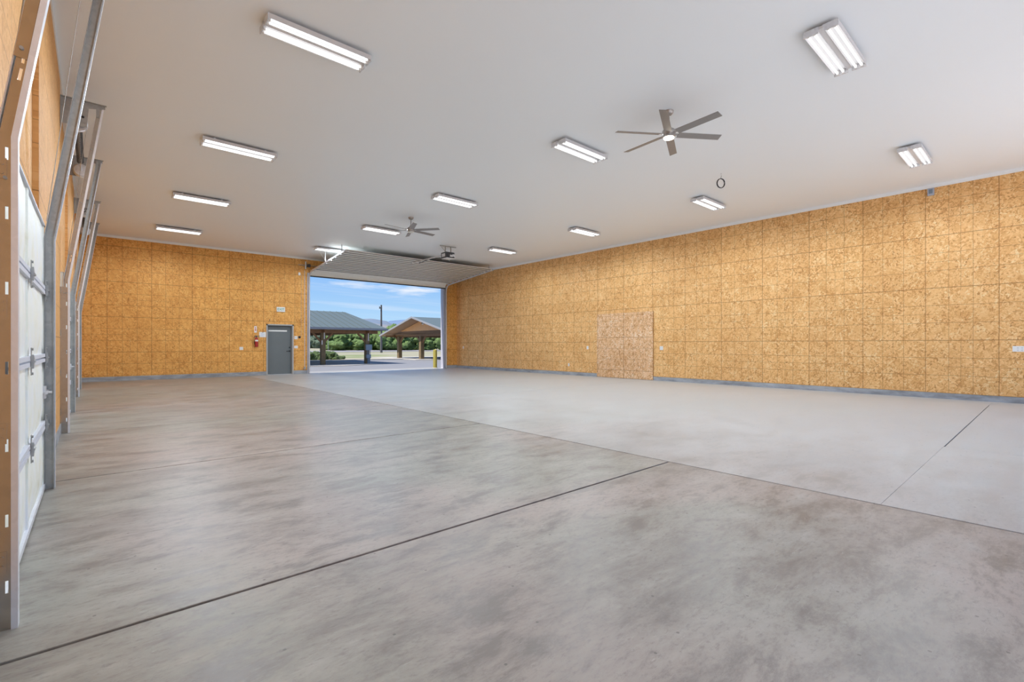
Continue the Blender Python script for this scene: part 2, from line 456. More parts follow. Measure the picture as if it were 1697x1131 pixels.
# far wall with the walk door and the big overhead door opening
DX0, DX1, DZ = 5.33, 6.39, 2.10
BX0, BX1, BZ = 7.05, 13.90, 4.27
wb = MB()
wb.box(XL - .2, DX0, YF, YF + .2, -.1, H); wb.box(DX1, BX0, YF, YF + .2, -.1, H)
wb.box(DX0, DX1, YF, YF + .2, DZ, H); wb.box(BX0, BX1, YF, YF + .2, BZ, H); wb.box(BX1, XR + .2, YF, YF + .2, -.1, H)
tag(wb.done('wall_back', 'osb_far'), kind='structure')
tag(MB().box(XR, XR + .2, YB, YF, -.1, H).done('wall_right', 'osb_right'), kind='structure')
# wall behind the camera, with two unseen open bays added to light the ceiling
wf = MB()
wf.box(XL - .2, 0.6, YB - .2, YB, -.1, H); wf.box(7.3, 7.9, YB - .2, YB, -.1, H); wf.box(14.3, XR + .2, YB - .2, YB, -.1, H); wf.box(.6, 14.3, YB - .2, YB, 4.5, H)
tag(wf.done('wall_front', 'osb_far'), kind='structure')
# left wall: header, and furred piers between the three overhead doors
D0, D1, DS, DH = 3.05, 5.75, 6.19, 2.28
wl = MB()
y = YB
edges = []
for k in range(3):
    edges.append((y, D0 + DS * k)); y = D1 + DS * k
edges.append((y, YF))
for a, b_ in edges: wl.box(XL - .2, XL, a, b_, -.1, H)
for k in range(3): wl.box(XL - .2, XL, D0 + DS * k, D1 + DS * k, DH, H)
for k, (a, b_) in enumerate(edges):
    lo = a if k == 0 else a - 0.12
    hi = b_ if k == 3 else b_ + 0.06
    if k: wl.box(XL - .001, -0.352, a, hi if k == 3 else b_ , 0.14, H)
    else: wl.box(XL - .001, -0.352, a, b_ - 0.05, 0.14, H)
tag(wl.done('wall_left', 'osb_left'), kind='structure')

# concrete curbs
cb = MB(); cb.box(XR - .02, XR + .01, YB, 9.30, 0, .13); cb.box(XR - .02, XR + .01, 11.78, YF, 0, .13)
tag(cb.done('baseboard_right', 'curb'), kind='structure')
cb = MB(); cb.box(XL, DX0, YF - .02, YF + .01, 0, .15); cb.box(DX1, BX0 - .05, YF - .02, YF + .01, 0, .15); cb.box(BX1 + .12, XR - .02, YF - .02, YF + .01, 0, .15)
tag(cb.done('baseboard_back', 'curb'), kind='structure')
cb = MB()
for k, (a, b_) in enumerate(edges): cb.box(XL - .01, -0.34, a, b_, 0, .14)
tag(cb.done('baseboard_left', 'curb'), kind='structure')

# white channel trim where walls meet the ceiling
tag(MB().box(XR - .018, XR + .01, YB, YF, 4.925, H).done('trim_2', 'white_trim'), kind='structure')
tag(MB().box(XL, XR - .018, YF - .018, YF + .01, 4.925, H).done('trim_3', 'white_trim'), kind='structure')
tag(MB().box(XL, -.34, YB, YF - .018, 4.955, H).done('trim_4', 'white_trim'), kind='structure')

# jamb trim round the big opening
jt = MB(); jt.box(BX0 - .10, BX0 + .012, YF - .03, YF + .21, 0, BZ); jt.box(BX1 - .012, BX1 + .10, YF - .03, YF + .21, 0, BZ)
jt.box(BX0 - .10, BX1 + .10, YF - .03, YF + .21, BZ - .012, BZ + .10)
tag(jt.done('trim_5', 'jamb'), kind='structure')

# ------------------------------------------------------------------ walk door
d4 = thing('door_4', (0, 0, 0), 'grey steel walk door in the far wall left of the big opening', None, kind='structure')
fr = MB(); fr.box(DX0, DX0 + .05, YF - .02, YF + .2, 0, DZ); fr.box(DX1 - .05, DX1, YF - .02, YF + .2, 0, DZ); fr.box(DX0, DX1, YF - .02, YF + .2, DZ - .05, DZ)
fr.done('door_frame', 'frame_paint', d4)
lf = MB().box(DX0 + .05, DX1 - .05, YF + .11, YF + .155, 0.015, DZ - .05).done('door_leaf', 'grey_paint', d4)
lf.location.y = .04
MB().box(DX0 + .12, DX1 - .22, YF + .10, YF + .112, 1.80, 1.86).done('label_strip', 'white_plastic', lf)
MB().lathe([(0, 0), (.03, 0), (.03, .02), (.018, .03), (0, .03)], (DX1 - .12, YF + .08, 1.13), 16, 'y').done('deadbolt', 'black', lf)
hd = MB(); hd.lathe([(0, 0), (.034, 0), (.034, .02), (0, .02)], (DX1 - .12, YF + .09, .98), 16, 'y')
hd.tube([(DX1 - .12, YF + .09, .98), (DX1 - .12, YF + .045, .98), (DX1 - .14, YF + .04, .98), (DX1 - .26, YF + .045, .975)], .011)
hd.done('lever_handle', 'black', lf)
MB().box(DX0 + .05, DX1 - .05, YF + .04, YF + .19, 0, .012).done('threshold', 'galv', d4)

# ------------------------------------------------------------------ left overhead doors
def left_door(name):
    """white insulated sectional door, origin at the near bottom corner of the opening"""
    t = thing(name, (0, 0, 0), None, None, kind='structure')
    w = D1 - D0
    hs = DH / 4
    for k in range(4):
        s = MB()
        z0, z1 = k * hs + (0.05 if k == 0 else 0.006), (k + 1) * hs - 0.006
        # pillowed insulation bays between the stiles
        for a, b_ in ((0, .05), (w / 2 - .025, w / 2 + .025), (w - .05, w)):
            s.box(-.352, -.318, a - .0, b_, z0, z1)
        for a, b_ in ((.05, w / 2 - .025), (w / 2 + .025, w - .05)):
            ny, nz = 8, 4
            vs = [[s.b.verts.new((-.330 + .022 * math.sin(math.pi * i / ny) ** .5 * math.sin(math.pi * j / nz) ** .5 + .004 * noise.noise((i * .9, j * .9, k + a)),
                   a + (b_ - a) * i / ny, z0 + (z1 - z0) * j / nz)) for j in range(nz + 1)] for i in range(ny + 1)]
            for i in range(ny):
                for j in range(nz): s.b.faces.new((vs[i][j], vs[i + 1][j], vs[i + 1][j + 1], vs[i][j + 1]))
            s.box(-.352, -.335, a, b_, z0, z1)
        sec = s.done('door_section', 'vinyl', t, smooth=True)
        # rails on the meeting edges
        rl = MB()
        if k < 3: rl.box(-.34, -.306, 0, w, z1 - .028, z1 + .0)
        if k > 0: rl.box(-.34, -.306, 0, w, z0, z0 + .028)
        if k == 3: rl.box(-.35, -.312, 0, w, z1 - .01, z1 + .004)
        rl.done('section_rail', 'seal_grey', sec)
    for k in range(1, 4):
        for yy in (.10, w / 2, w - .08):
            hg = MB(); z = k * hs
            hg.box(-.306, -.302, yy - .022, yy + .022, z - .09, z + .09)
            hg.prism([(yy - .03, z - .045), (yy + .035, z - .02), (yy + .035, z + .02), (yy - .03, z + .045)], -.304, -.290, 'x')
            hg.tube([(-.292, yy - .035, z), (-.292, yy + .045, z)], .009, 8)
            for dz in (-.08, .08): hg.tube([(-.304, yy, z + dz), (-.294, yy, z + dz)], .009, 6)
            hg.done('hinge', 'galv_dark', t)
    MB().box(-.356, -.312, 0, w, .018, .055).done('bottom_retainer', 'galv_edge', t)
    MB().box(-.352, -.318, 0.0, w, .0, .020).done('bottom_seal', 'rubber', t)
    sl = MB(); sl.box(-.318, -.300, w - .20, w - .06, .80, .90); sl.box(-.302, -.285, w - .24, w - .02, .838, .862)
    sl.tube([(-.29, w - .17, .85), (-.262, w - .17, .85)], .012, 8)
    sl.done('slide_lock', 'galv', t)
    # pull cord along the top joint
    return t

TB, TT = 2.16, 4.70
PATH = [(-.250, 0.0), (-.250, TB), (.115, TT)]
def strip(mb, path, o0, o1, y0, y1):
    a = offset_path(path, o0); c = offset_path(path, o1)
    for i in range(len(path) - 1):
        p = [a[i], a[i + 1], c[i + 1], c[i]]
        mb.hexa([(q[0], y0, q[1]) for q in (p[0], p[1], p[2], p[3])] + [(q[0], y1, q[1]) for q in (p[0], p[1], p[2], p[3])])
def along(path, s):
    L = 0
    for a, b_ in zip(path, path[1:]):
        l = math.hypot(b_[0] - a[0], b_[1] - a[1])
        if s <= L + l + 1e-6:
            t = (s - L) / l; return (a[0] + (b_[0] - a[0]) * t, a[1] + (b_[1] - a[1]) * t)
        L += l
    return path[-1]
LEN = TB + math.hypot(.365, TT - TB)
def sub(path, s0, s1):
    pts = [along(path, s0)]
    if s0 < TB < s1: pts.append(path[1])
    pts.append(along(path, s1)); return pts

def track(name, side, label):
    """galvanized door track; side=-1 near jamb (door lies at +y), +1 far jamb"""
    t = thing(name, (0, 0, 0), label, 'door track', 'galvanized tracks beside the white overhead doors')
    s = side
    # mounting angle perpendicular to the wall, pierced by slots
    ma = MB(); y0, y1 = (-.003, 0.0)
    slots = [.16, .45, .78, 1.12, 1.47, 1.80, 2.06, 2.42, 2.50, 2.95, 3.4, 3.9, 4.4]
    strip(ma, PATH, -.040, -.058, y0, y1)
    cur = 0.0
    for z in slots:
        strip(ma, sub(PATH, cur, z), -.024, -.040, y0, y1) if False else strip(ma, sub(PATH, cur, z), -.030, -.040, y0, y1)
        cur = z + .055
    strip(ma, sub(PATH, cur, LEN), -.030, -.040, y0, y1)
    strip(ma, PATH, -.022, -.030, y0, y1)
    strip(ma, sub(PATH, 0, TB - .12), -.058, -.105, y0, y1)
    ma.done('mounting_angle', 'galv_plate', t)
    # rolled bright edge
    ed = MB(); strip(ed, PATH, 0, -.022, -.011, -.003); strip(ed, PATH, 0, -.005, -.003, .045 * 1)
    ed.done('track_lip', 'galv_edge', t)
    # the rolling channel
    ch = MB()
    if s > 0:
        strip(ch, PATH, -.005, -.070, -.034, -.031); strip(ch, PATH, -.065, -.070, -.072, -.031); strip(ch, PATH, -.005, -.010, -.060, -.031)
        strip(ch, PATH, -.065, -.070, -.031, 0)
    else:
        strip(ch, PATH, -.005, -.026, .031, .034); strip(ch, PATH, -.046, -.070, .031, .034); strip(ch, PATH, -.065, -.070, .031, .072); strip(ch, PATH, -.005, -.010, .031, .060)
        strip(ch, PATH, -.065, -.070, 0, .031)
    ch.done('roller_channel', 'galv_dark' if s > 0 else 'galv', t)
    # lapped upper angle and bolted plates
    up = MB(); strip(up, sub(PATH, 2.52, LEN), -.024, -.066, -.007, -.003); up.done('lap_plate', 'galv_plate', t)
    for z in (2.57, 3.3, 4.1, 4.6):
        p = along(PATH, z); MB().tube([(p[0] - .048, -.007, p[1]), (p[0] - .048, -.015, p[1])], .008, 8).done('bolt', 'galv_dark', t)
    for q in (-.04, -.062): MB().tube([(-.25 + q, -.003, 1.98), (-.25 + q, -.012, 1.98)], .007, 8).done('bolt', 'galv_dark', t)
    for z in (.30, .86, 1.42, 2.02):
        pl = MB(); pl.box(-.350, -.285, -.006, -.003, z - .045, z + .045); pl.box(-.352, -.347, -.05, -.003, z - .045, z + .045)
        for q in (-.30, -.33):
            for dz in (-.02, .02): pl.tube([(q, -.006, z + dz), (q, -.011, z + dz)], .006, 8)
        pl.done('jamb_bracket', 'galv_plate', t)
    # foot
    return t

def torsion(name, label):
    w = D1 - D0
    t = thing(name, (0, 0, 0), label, 'spring shaft', 'torsion shafts above the white overhead doors')
    X, Z = -.17, 4.46
    MB().tube([(X, -.12, Z), (X, w + .1, Z)], .0127, 10).done('shaft', 'galv', t)
    for yy, sg in ((-.03, 1), (w + .03, -1)):
        p = MB()
        # plate reaching from the wall to the head of the track
        p.prism([(-.350, 4.38), (-.07, 4.38), (-.07, 4.40), (-.05, 4.66), (.13, 4.70), (.13, 4.745), (-.350, 4.745)], yy - .004 * sg, yy - .001 * sg, 'y')
        p.box(-.350, .145, yy - .045, yy, 4.741, 4.748)
        p.box(.03, .066, yy - .006, yy - .0, 4.56, 4.745)
        p.box(-.350, -.343, yy - .04, yy, 4.3, 4.745)
        p.done('end_plate', 'galv_dark', t)
        h = MB()
        for q, r_ in ((-.17, .026), (-.23, .018), (-.115, .018)): h.tube([(q, yy - .008, 4.52), (q, yy - .004, 4.52)], r_, 12)
        h.tube([(X, yy - .03, Z), (X, yy + .03, Z)], .030, 12)
        h.done('bearing', 'black', t)
        c = yy + .12 * sg
        MB().lathe([(.02, -.05), (.10, -.045), (.115, -.03), (.10, -.02), (.085, .03), (.115, .04), (.115, .05), (.02, .05)], (X, c, Z), 24, 'y').done('cable_drum', 'galv', t, smooth=True)
        MB().tube([(X + .10, c, Z), (-.30, c, 2.3)], .003, 6).done('lift_cable', 'galv_dark', t)
    sp = MB(); pts = []
    for k in range(0, 420):
        a = k * .55; pts.append((X + .045 * math.cos(a), .35 + k * .0040, Z + .045 * math.sin(a)))
    sp.tube(pts, .0045, 5); sp.done('spring', 'dark_grey', t)
    return t

ords = ['nearest', 'middle', 'farthest']
d = left_door('door_1')
d['label'] = 'nearest white insulated overhead door in the left wall'
d.location = (0, D0, 0)
tn = track('door_track', -1, 'tall galvanized track standing at the near side of the nearest white overhead door'); tn.location = (0, D0 - .02, 0)
tf = track('door_track', 1, 'tall galvanized track standing at the far side of the nearest white overhead door'); tf.location = (0, D1 + .02, 0)
ts = torsion('torsion_shaft', 'steel spring shaft with end plates above the nearest white overhead door'); ts.location = (0, D0, 0)
for k in (1, 2):
    c = copy_tree(d, (0, D0 + DS * k, 0), ords[k] + ' white insulated overhead door in the left wall'); c.name = 'door_%d' % (k + 1)
    copy_tree(tn, (0, D0 - .02 + DS * k, 0), 'tall galvanized track standing at the near side of the %s white overhead door' % ords[k])
    copy_tree(tf, (0, D1 + .02 + DS * k, 0), 'tall galvanized track standing at the far side of the %s white overhead door' % ords[k])
    copy_tree(ts, (0, D0 + DS * k, 0), 'steel spring shaft with end plates above the %s white overhead door' % ords[k])

# ------------------------------------------------------------------ big overhead door, open under the ceiling
bd = thing('door_5', (0, 0, 0), 'open ribbed overhead door hanging under the ceiling before the big opening', None, kind='structure')
P = [(21.30, 4.24), (21.27, 4.34), (21.18, 4.42), (21.02, 4.465)]
E_ = (17.38, 4.775)
x0, x1 = BX0 + .02, BX1 + .10
# bottom section bent through the curve
def ribbon(path, x0, x1, th, name, mat, parent):
    lo = path; hi = offset_path(path, th)
    s = MB()
    A = [[s.b.verts.new((xx, p[0], p[1])) for p in path] for xx in (x0, x1)]
    B = [[s.b.verts.new((xx, p[0], p[1])) for p in hi] for xx in (x0, x1)]
    n_ = len(path)
    for i in range(n_ - 1):
        s.b.faces.new((A[0][i], A[0][i + 1], A[1][i + 1], A[1][i])); s.b.faces.new((B[0][i], B[1][i], B[1][i + 1], B[0][i + 1]))
        for e in (0, 1): s.b.faces.new((A[e][i], B[e][i], B[e][i + 1], A[e][i + 1]))
    s.b.faces.new((A[0][0], A[1][0], B[1][0], B[0][0])); s.b.faces.new((A[0][-1], B[0][-1], B[1][-1], A[1][-1]))
    return s.done(name, mat, parent)
ribbon(P, x0, x1, .045, 'bottom_panel', 'door_cream', bd)
MB().box(x0, x1, 21.285, 21.325, 4.20, 4.245).done('bottom_seal', 'rubber', bd)
nsec = 7
dy, dz = E_[0] - P[-1][0], E_[1] - P[-1][1]
for k in range(nsec):
    pr = []
    a = Vector((P[-1][0] + dy * k / nsec, P[-1][1] + dz * k / nsec)); c = Vector((P[-1][0] + dy * (k + 1) / nsec, P[-1][1] + dz * (k + 1) / nsec))
    u = (c - a); L = u.length; u.normalize(); nn = Vector((-u.y, u.x))
    if nn.y > 0: nn = -nn          # downwards
    prof = [(0, .0), (.012, .012), (.15, .012), (.165, 0), (.27, 0), (.285, .012), (.42, .012), (.435, 0), (.525, 0)]
    sc = L / .53
    pts = [a + u * (s_ * sc) + nn * h_ for s_, h_ in prof]
    top = [a + u * (.525 * sc) - nn * .03, a - nn * .03]
    MB().prism([(q.x, q.y) for q in pts + top], x0, x1, 'x').done('door_panel', 'door_cream', bd)
    for s0 in (.19, .455):
        q = [a + u * (s0 * sc), a + u * ((s0 + .012) * sc) + nn * .032, a + u * ((s0 + .048) * sc) + nn * .032, a + u * ((s0 + .06) * sc)]
        MB().prism([(v_.x, v_.y) for v_ in q], x0 + .04, x1 - .04, 'x').done('strut', 'strut_steel', bd)
# end caps, rollers and struts
for k in range(nsec + 1):
    yy, zz = P[-1][0] + dy * k / nsec, P[-1][1] + dz * k / nsec
    for xx, sg in ((x0, 1), (x1, -1)):
        r_ = MB(); r_.box(min(xx, xx + .10 * sg), max(xx, xx + .10 * sg), yy - .035, yy + .035, zz - .062, zz - .030)
        r_.tube([(xx - .09 * sg, yy, zz - .045), (xx + .10 * sg, yy, zz - .045)], .008, 8)
        r_.done('roller_hinge', 'white_fixture', bd)
def big_track(xx, sg, label):
    t = thing('door_track', (xx, YF, 0), label, 'door track', 'tracks of the big overhead door')
    X = 0.0
    path = [(-.09, .02), (-.09, 4.05)]
    for k in range(1, 8):
        a = math.pi / 2 * k / 8 * .94; path.append((-.09 - .36 * (1 - math.cos(a)), 4.05 + .36 * math.sin(a)))
    path.append((17.30 - YF, 4.745))
    a = offset_path(path, .03); c = offset_path(path, -.03)
    s = MB()
    for i in range(len(path) - 1):
        for (p, q, r_, u_) in ((a[i], a[i + 1], c[i + 1], c[i]),):
            s.hexa([(X, *p), (X, *q), (X, *r_), (X, *u_), (X + .004, *p), (X + .004, *q), (X + .004, *r_), (X + .004, *u_)])
    s.done('track_web', 'galv_edge', t)
    s = MB()
    for side in (a, c):
        o2 = offset_path(side, .004)
        for i in range(len(path) - 1):
            lo, hi = (X - .035 * sg, X) if sg > 0 else (X, X + .035)
            s.hexa([(lo, *side[i]), (lo, *side[i + 1]), (lo, *o2[i + 1]), (lo, *o2[i]), (hi, *side[i]), (hi, *side[i + 1]), (hi, *o2[i + 1]), (hi, *o2[i])])
    s.done('track_flange', 'white_fixture', t)
    an = MB(); an.box(X - .0, X + .045 * (1), -.045, -.004, 0.02, 4.35); an.done('mounting_angle', 'galv', t)
    # ceiling hangers
    for yy in (-3.7, -2.0):
        h = MB(); zt = 4.445 + (-.45 - yy) * .083
        h.box(X, X + .03, yy - .004, yy + .02, zt, H); h.box(X, X + .004, yy - .02, yy + .02, zt, H)
        if yy > -3: h.tube([(X + .015, -2.0, 4.60), (X - .0, -1.55, H - .002)], .010, 6)
        h.done('ceiling_hanger', 'galv', t)
    return t
big_track(BX0 - .06, -1, 'white-edged steel track curving up at the left side of the big opening')
big_track(BX1 + .14, 1, 'white-edged steel track curving up at the right side of the big opening')

# spring shaft on the header of the big door
ts = thing('torsion_shaft', (0, YF, 4.66), 'steel shaft with end plate and drum above the left corner of the big opening', 'spring shaft')
MB().tube([(6.55, -.11, 0), (14.30, -.11, 0)], .0127, 10).done('shaft', 'galv_dark', ts)
for xx in (6.86, 14.12):
    MB().box(xx, xx + .006, -.20, -.003, -.13, .12).done('end_plate', 'dark_grey', ts)
    MB().lathe([(.02, -.05), (.07, -.045), (.07, .04), (.085, .05), (.02, .05)], (xx + .12 if xx < 10 else xx - .12, -.11, 0), 20, 'x').done('cable_drum', 'dark_grey', ts, smooth=True)
MB().box(6.82, 6.86, -.16, -.12, -.16, .16).done('bearing_cap', 'white_plastic', ts)

# door opener hung from the ceiling
op = thing('door_opener', (10.15, 15.25, H), 'black overhead door opener motor hanging from the ceiling before the open door', 'door opener')
b_ = MB()
b_.box(-.20, .20, -.16, .20, -.47, -.24); b_.box(-.13, .13, -.22, .24, -.44, -.28)
b_.done('motor_housing', 'dark_grey', op, bevel=.03)
for q in ((-.205, -.197, -.10, .12, -.42, -.30), (.05, .16, -.235, -.16, -.41, -.33), (-.06, .06, -.235, -.16, -.43, -.36)):
    MB().box(*q).done('white_panel', 'white_fixture', op)
b_ = MB(); b_.box(-.18, .18, -.18, .16, -.485, -.47); b_.done('light_lens', 'white_plastic', op)
b_ = MB(); b_.box(-.36, .36, -.02, .02, -.02, -.001); b_.box(-.14, -.11, -.015, .015, -.26, -.01); b_.box(.11, .14, -.015, .015, -.26, -.01)
b_.tube([(-.34, 0, -.02), (-.12, 0, -.22)], .009, 6); b_.done('hanger', 'galv_dark', op)
rl = MB(); rl.box(-.03, .03, .20, 2.9, -.305, -.270); rl.done('rail', 'white_fixture', op)
MB().box(-.05, .05, 1.40, 1.62, -.335, -.305).done('trolley', 'galv_dark', op)
MB().tube([(0, 1.52, -.33), (-.02, 2.10, -.37)], .014, 8).done('door_arm', 'dark_grey', op)
MB().tube([(0.06, 0.0, -.485), (0.06, 0.0, -.60)], .003, 6).done('release_cord', 'white_plastic', op)

# ------------------------------------------------------------------ light fixtures
def fixture(label, x, y):
    t = thing('fluorescent_light', (x, y, 4.90), label, 'ceiling light', 'four-tube fluorescent fixtures on the ceiling')
    h = MB()
    # folded housing: two trays with a raised gap between them
    for sg in (-1, 1):
        prof = [(.030, .020), (.045, .045), (.140, .045), (.172, .004), (.176, .004), (.176, .060), (.030, .060)]
        h.prism([(q[0] * sg, q[1]) for q in prof], -.60, .60, 'x')
    h.box(-.60, .60, -.030, .030, .028, .060)
    h.done('housing', 'white_fixture', t)
    for xe in (-.61, .60):
        for sg in (-1, 1): MB().box(xe, xe + .012, min(.022 * sg, .178 * sg), max(.022 * sg, .178 * sg), -.014, .062).done('end_plate', 'galv', t)
    for yy in (-.135, -.070, .070, .135):
        MB().tube([(-.570, yy, .008), (.570, yy, .008)], .0135, 8).done('tube', 'tube', t)
    for yy in (-.135, -.070, .070, .135):
        for xe in (-.60, .572): MB().box(xe, xe + .028, yy - .014, yy + .014, -.008, .04).done('lamp_holder', 'white_plastic', t)
    for xe in (-.42, .42): MB().box(xe - .015, xe + .015, -.11, .11, .060, .0995).done('mounting_bracket', 'galv', t)
    ld = bpy.data.lights.get('fixture_light') or bpy.data.lights.new('fixture_light', 'SPOT')
    ld.energy = LAMP; ld.spot_size = R(179); ld.spot_blend = 0.42; ld.shadow_soft_size = 0.03; ld.color = (0.82, 0.955, 1.07)
    lo = bpy.data.objects.new('fixture_light', ld); COL.objects.link(lo); lo.parent = t; lo.location = (0, 0, -.012)
    return t
LX = [2.07, 6.96, 12.05]; LY = [1.80, 5.96, 10.14, 14.3, 18.6]
row = ['left row', 'middle row', 'right row']
nm = ['nearest', 'second', 'third', 'fourth', 'fifth']
first = None
for i, x in enumerate(LX):
    for j, y in enumerate(LY):
        if i == 2 and j == 4: continue
        if i == 0: lab = 'lit fluorescent ceiling fixture, %s in the left row' % (['above the top picture edge, nearest', 'large at the top left, second', 'third', 'fourth', 'farthest'][j])
        elif i == 1: lab = 'lit fluorescent ceiling fixture, %s' % ['large one at top right before the near fan', 'between the two ceiling fans nearer the near fan', 'between the two fans nearer the far fan', 'just past the far ceiling fan', 'farthest, half behind the open door track'][j]
        else: lab = 'lit fluorescent ceiling fixture, %s in the row along the right wall' % ['nearest', 'second', 'third', 'fourth', 'last'][j]
        if first is None: first = fixture(lab, x, y)
        else: copy_tree(first, (x, y, 4.90), lab)

# ------------------------------------------------------------------ ceiling fans
def fan(x, y, base, lit, label):
    t = thing('ceiling_fan', (x, y, H), label, 'ceiling fan', 'six-blade ceiling fans')
    MB().lathe([(0, 0), (.075, 0), (.072, -.03), (.045, -.062), (.02, -.07), (0, -.07)], (0, 0, 0), 24).done('canopy', 'brushed', t, smooth=True)
    MB().tube([(0, 0, -.06), (0, 0, -.27)], .013, 12).done('downrod', 'brushed', t)
    mt = MB().lathe([(0, -.24), (.035, -.245), (.045, -.29), (.085, -.30), (.105, -.325), (.105, -.365), (.095, -.385), (.10, -.41), (.085, -.425), (0, -.425)], (0, 0, 0), 28).done('motor', 'brushed', t, smooth=True)
    MB().lathe([(0, -.424), (.084, -.426), (.080, -.440), (.05, -.452), (0, -.455)], (0, 0, 0), 24).done('light_lens', 'fan_light' if lit else 'fan_light_off', t, smooth=True)
    for k in range(6):
        a = R(base + 60 * k)
        T = Matrix.Rotation(a, 4, 'Z') @ Matrix.Translation((0, 0, -.375)) @ Matrix.Rotation(R(-14), 4, 'X')
        b_ = MB(); b_.box(.15, .87, -.062, .062, -.004, .004, T); bl = b_.done('blade', 'blade', t, bevel=.002)
        s = MB(); s.box(.08, .20, -.022, .022, .004, .010, T); s.tube([T @ Vector((.17, 0, -.004)), T @ Vector((.17, 0, -.010))], .008, 8)
        s.done('blade_arm', 'brushed', bl)
    return t
fan(6.94, 4.09, -94.5, True, 'near ceiling fan with six grey blades and a lit round lens')
fan(7.03, 12.52, 8, False, 'far ceiling fan with six grey blades, before the open overhead door')

# coil of cable hanging from the ceiling
cc = thing('cable_coil', (10.32, 4.82, H), 'small loop of black cable hanging from the ceiling beside the near fan', 'cable')
MB().tube([(0, 0, 0), (.01, 0, -.06), (-.008, .004, -.12)], .004, 8).done('cable_tail', 'black', cc)
cl_ = MB()
for q in (0, .012):
    cl_.tube([(.088 * math.sin(a) * .72, .088 * math.sin(a) * -.6 + q, -.215 + .10 * math.cos(a)) for a in (2 * math.pi * k / 32 for k in range(32))], .0085, 8, closed=True)
cl_.done('cable_loop', 'black', cc, smooth=True)

# ------------------------------------------------------------------ things on the far wall
def on_far(name, x, z, label, cat, group=None): return thing(name, (x, YF, z), label, cat, group)
ex = on_far('exit_sign', 5.88, 2.72, 'white exit sign with green letters above the grey walk door', 'exit sign')
MB().box(-.165, .165, -.045, -.001, -.10, .10).done('sign_box', 'white_plastic', ex, bevel=.008)
cu = bpy.data.curves.new('exit_text', 'FONT'); cu.body = 'EXIT'; cu.size = .135; cu.extrude = .002; cu.align_x = 'CENTER'; cu.align_y = 'CENTER'
to = bpy.data.objects.new('tmp_text', cu); COL.objects.link(to)
bpy.context.view_layer.update()
me = bpy.data.meshes.new_from_object(to); COL.objects.unlink(to); bpy.data.objects.remove(to)
me.materials.append(M['green_ink'])
lt = bpy.data.objects.new('lettering', me); COL.objects.link(lt); lt.parent = ex; lt.location = (0, -.049, 0); lt.rotation_euler = (R(90), 0, 0)

fe = on_far('fire_extinguisher', 4.95, 1.16, 'red fire extinguisher hung on the far wall left of the grey door', 'fire extinguisher')
MB().lathe([(0, 0), (.055, 0), (.062, .012), (.062, .30), (.045, .36), (.018, .385), (0, .385)], (0, -.075, 0), 20).done('cylinder', 'red', fe, smooth=True)
MB().lathe([(.0625, .22), (.0632, .22), (.0632, .285), (.0625, .285)], (0, -.075, 0), 20).done('instruction_label', 'white_plastic', fe)
v = MB(); v.tube([(0, -.075, .38), (0, -.075, .44)], .016, 10); v.box(-.01, .13, -.085, -.065, .44, .455); v.box(-.01, .12, -.083, -.067, .40, .412); v.done('valve_lever', 'black', fe)
MB().tube([(0, -.075, .42), (-.06, -.08, .44), (-.095, -.085, .38), (-.085, -.085, .20), (-.075, -.085, .10)], .011, 8).done('hose', 'black', fe, smooth=True)
MB().box(-.02, .02, -.02, 0, .30, .46).done('wall_hook', 'galv_dark', fe)
an = on_far('arrow_sign', 4.93, 1.87, 'narrow white sign with a red down arrow above the fire extinguisher', 'sign')
MB().box(-.045, .045, -.006, -.001, -.13, .13).done('sign_plate', 'white_plastic', an)
MB().prism([(-.012, .10), (.012, .10), (.012, -.01), (.032, -.01), (0, -.08), (-.032, -.01), (-.012, -.01)], -.0085, -.006, 'y').done('arrow', 'red_sign', an)
pn = on_far('paper_notice', 5.19, 1.66, 'white paper notice pinned to the wall beside the grey door', 'notice')
MB().box(-.125, .125, -.004, -.001, -.105, .105).done('paper', 'white_plastic', pn)
pr_ = MB()
for k in range(5): pr_.box(-.07 + (k % 2) * .01, .02 + .03 * (k % 3), -.0055, -.004, .05 - k * .03, .06 - k * .03)
pr_.done('printed_text', 'blue_ink', pn)
MB().lathe([(0, 0), (.016, 0), (.016, -.015), (0, -.015)], (0.01, -.004, .098), 12, 'y').done('clip', 'black', pn)
def plate(name, x, z, w_, h_, label, cat, kind_, right=False, group=None):
    if right: t = thing(name, (XR, x, z), label, cat, group, rz=R(-90))
    else: t = on_far(name, x, z, label, cat, group)
    MB().box(-w_ / 2, w_ / 2, -.008, -.001, -h_ / 2, h_ / 2).done('cover_plate', 'white_plastic', t, bevel=.002)
    if kind_ == 'outlet':
        for zz in (-.028, .022):
            for xx in ([0] if w_ < .1 else [-.03, .03]): MB().lathe([(0, 0), (.016, 0), (.016, -.003), (0, -.003)], (xx, -.008, zz), 12, 'y').done('receptacle', 'white_fixture', t)
    else:
        for xx in ([0] if w_ < .1 else [-.035, .035]): MB().box(xx - .012, xx + .012, -.014, -.008, -.03, .03).done('rocker', 'frame_paint', t)
    return t
plate('electrical_outlet', 4.42, 1.10, .13, .12, 'white outlet plate on the far wall left of the fire extinguisher', 'outlet', 'outlet')
plate('light_switch', 6.49, 1.55, .13, .13, 'white switch plate on the far wall just right of the grey door', 'light switch', 'switch')
plate('electrical_outlet', 6.49, 1.15, .14, .11, 'white outlet plate below the switches beside the grey door', 'outlet', 'outlet')
bs = on_far('alarm_knob', 6.63, 1.57, 'small round black control on the wall beside the white switch plate', 'wall control')
MB().lathe([(0, 0), (.05, 0), (.05, -.02), (.03, -.04), (0, -.04)], (0, 0, 0), 18, 'y').done('knob', 'black', bs, smooth=True)
jb = on_far('junction_box', 6.62, 4.28, 'small white box high on the far wall beside the left track', 'electrical box')
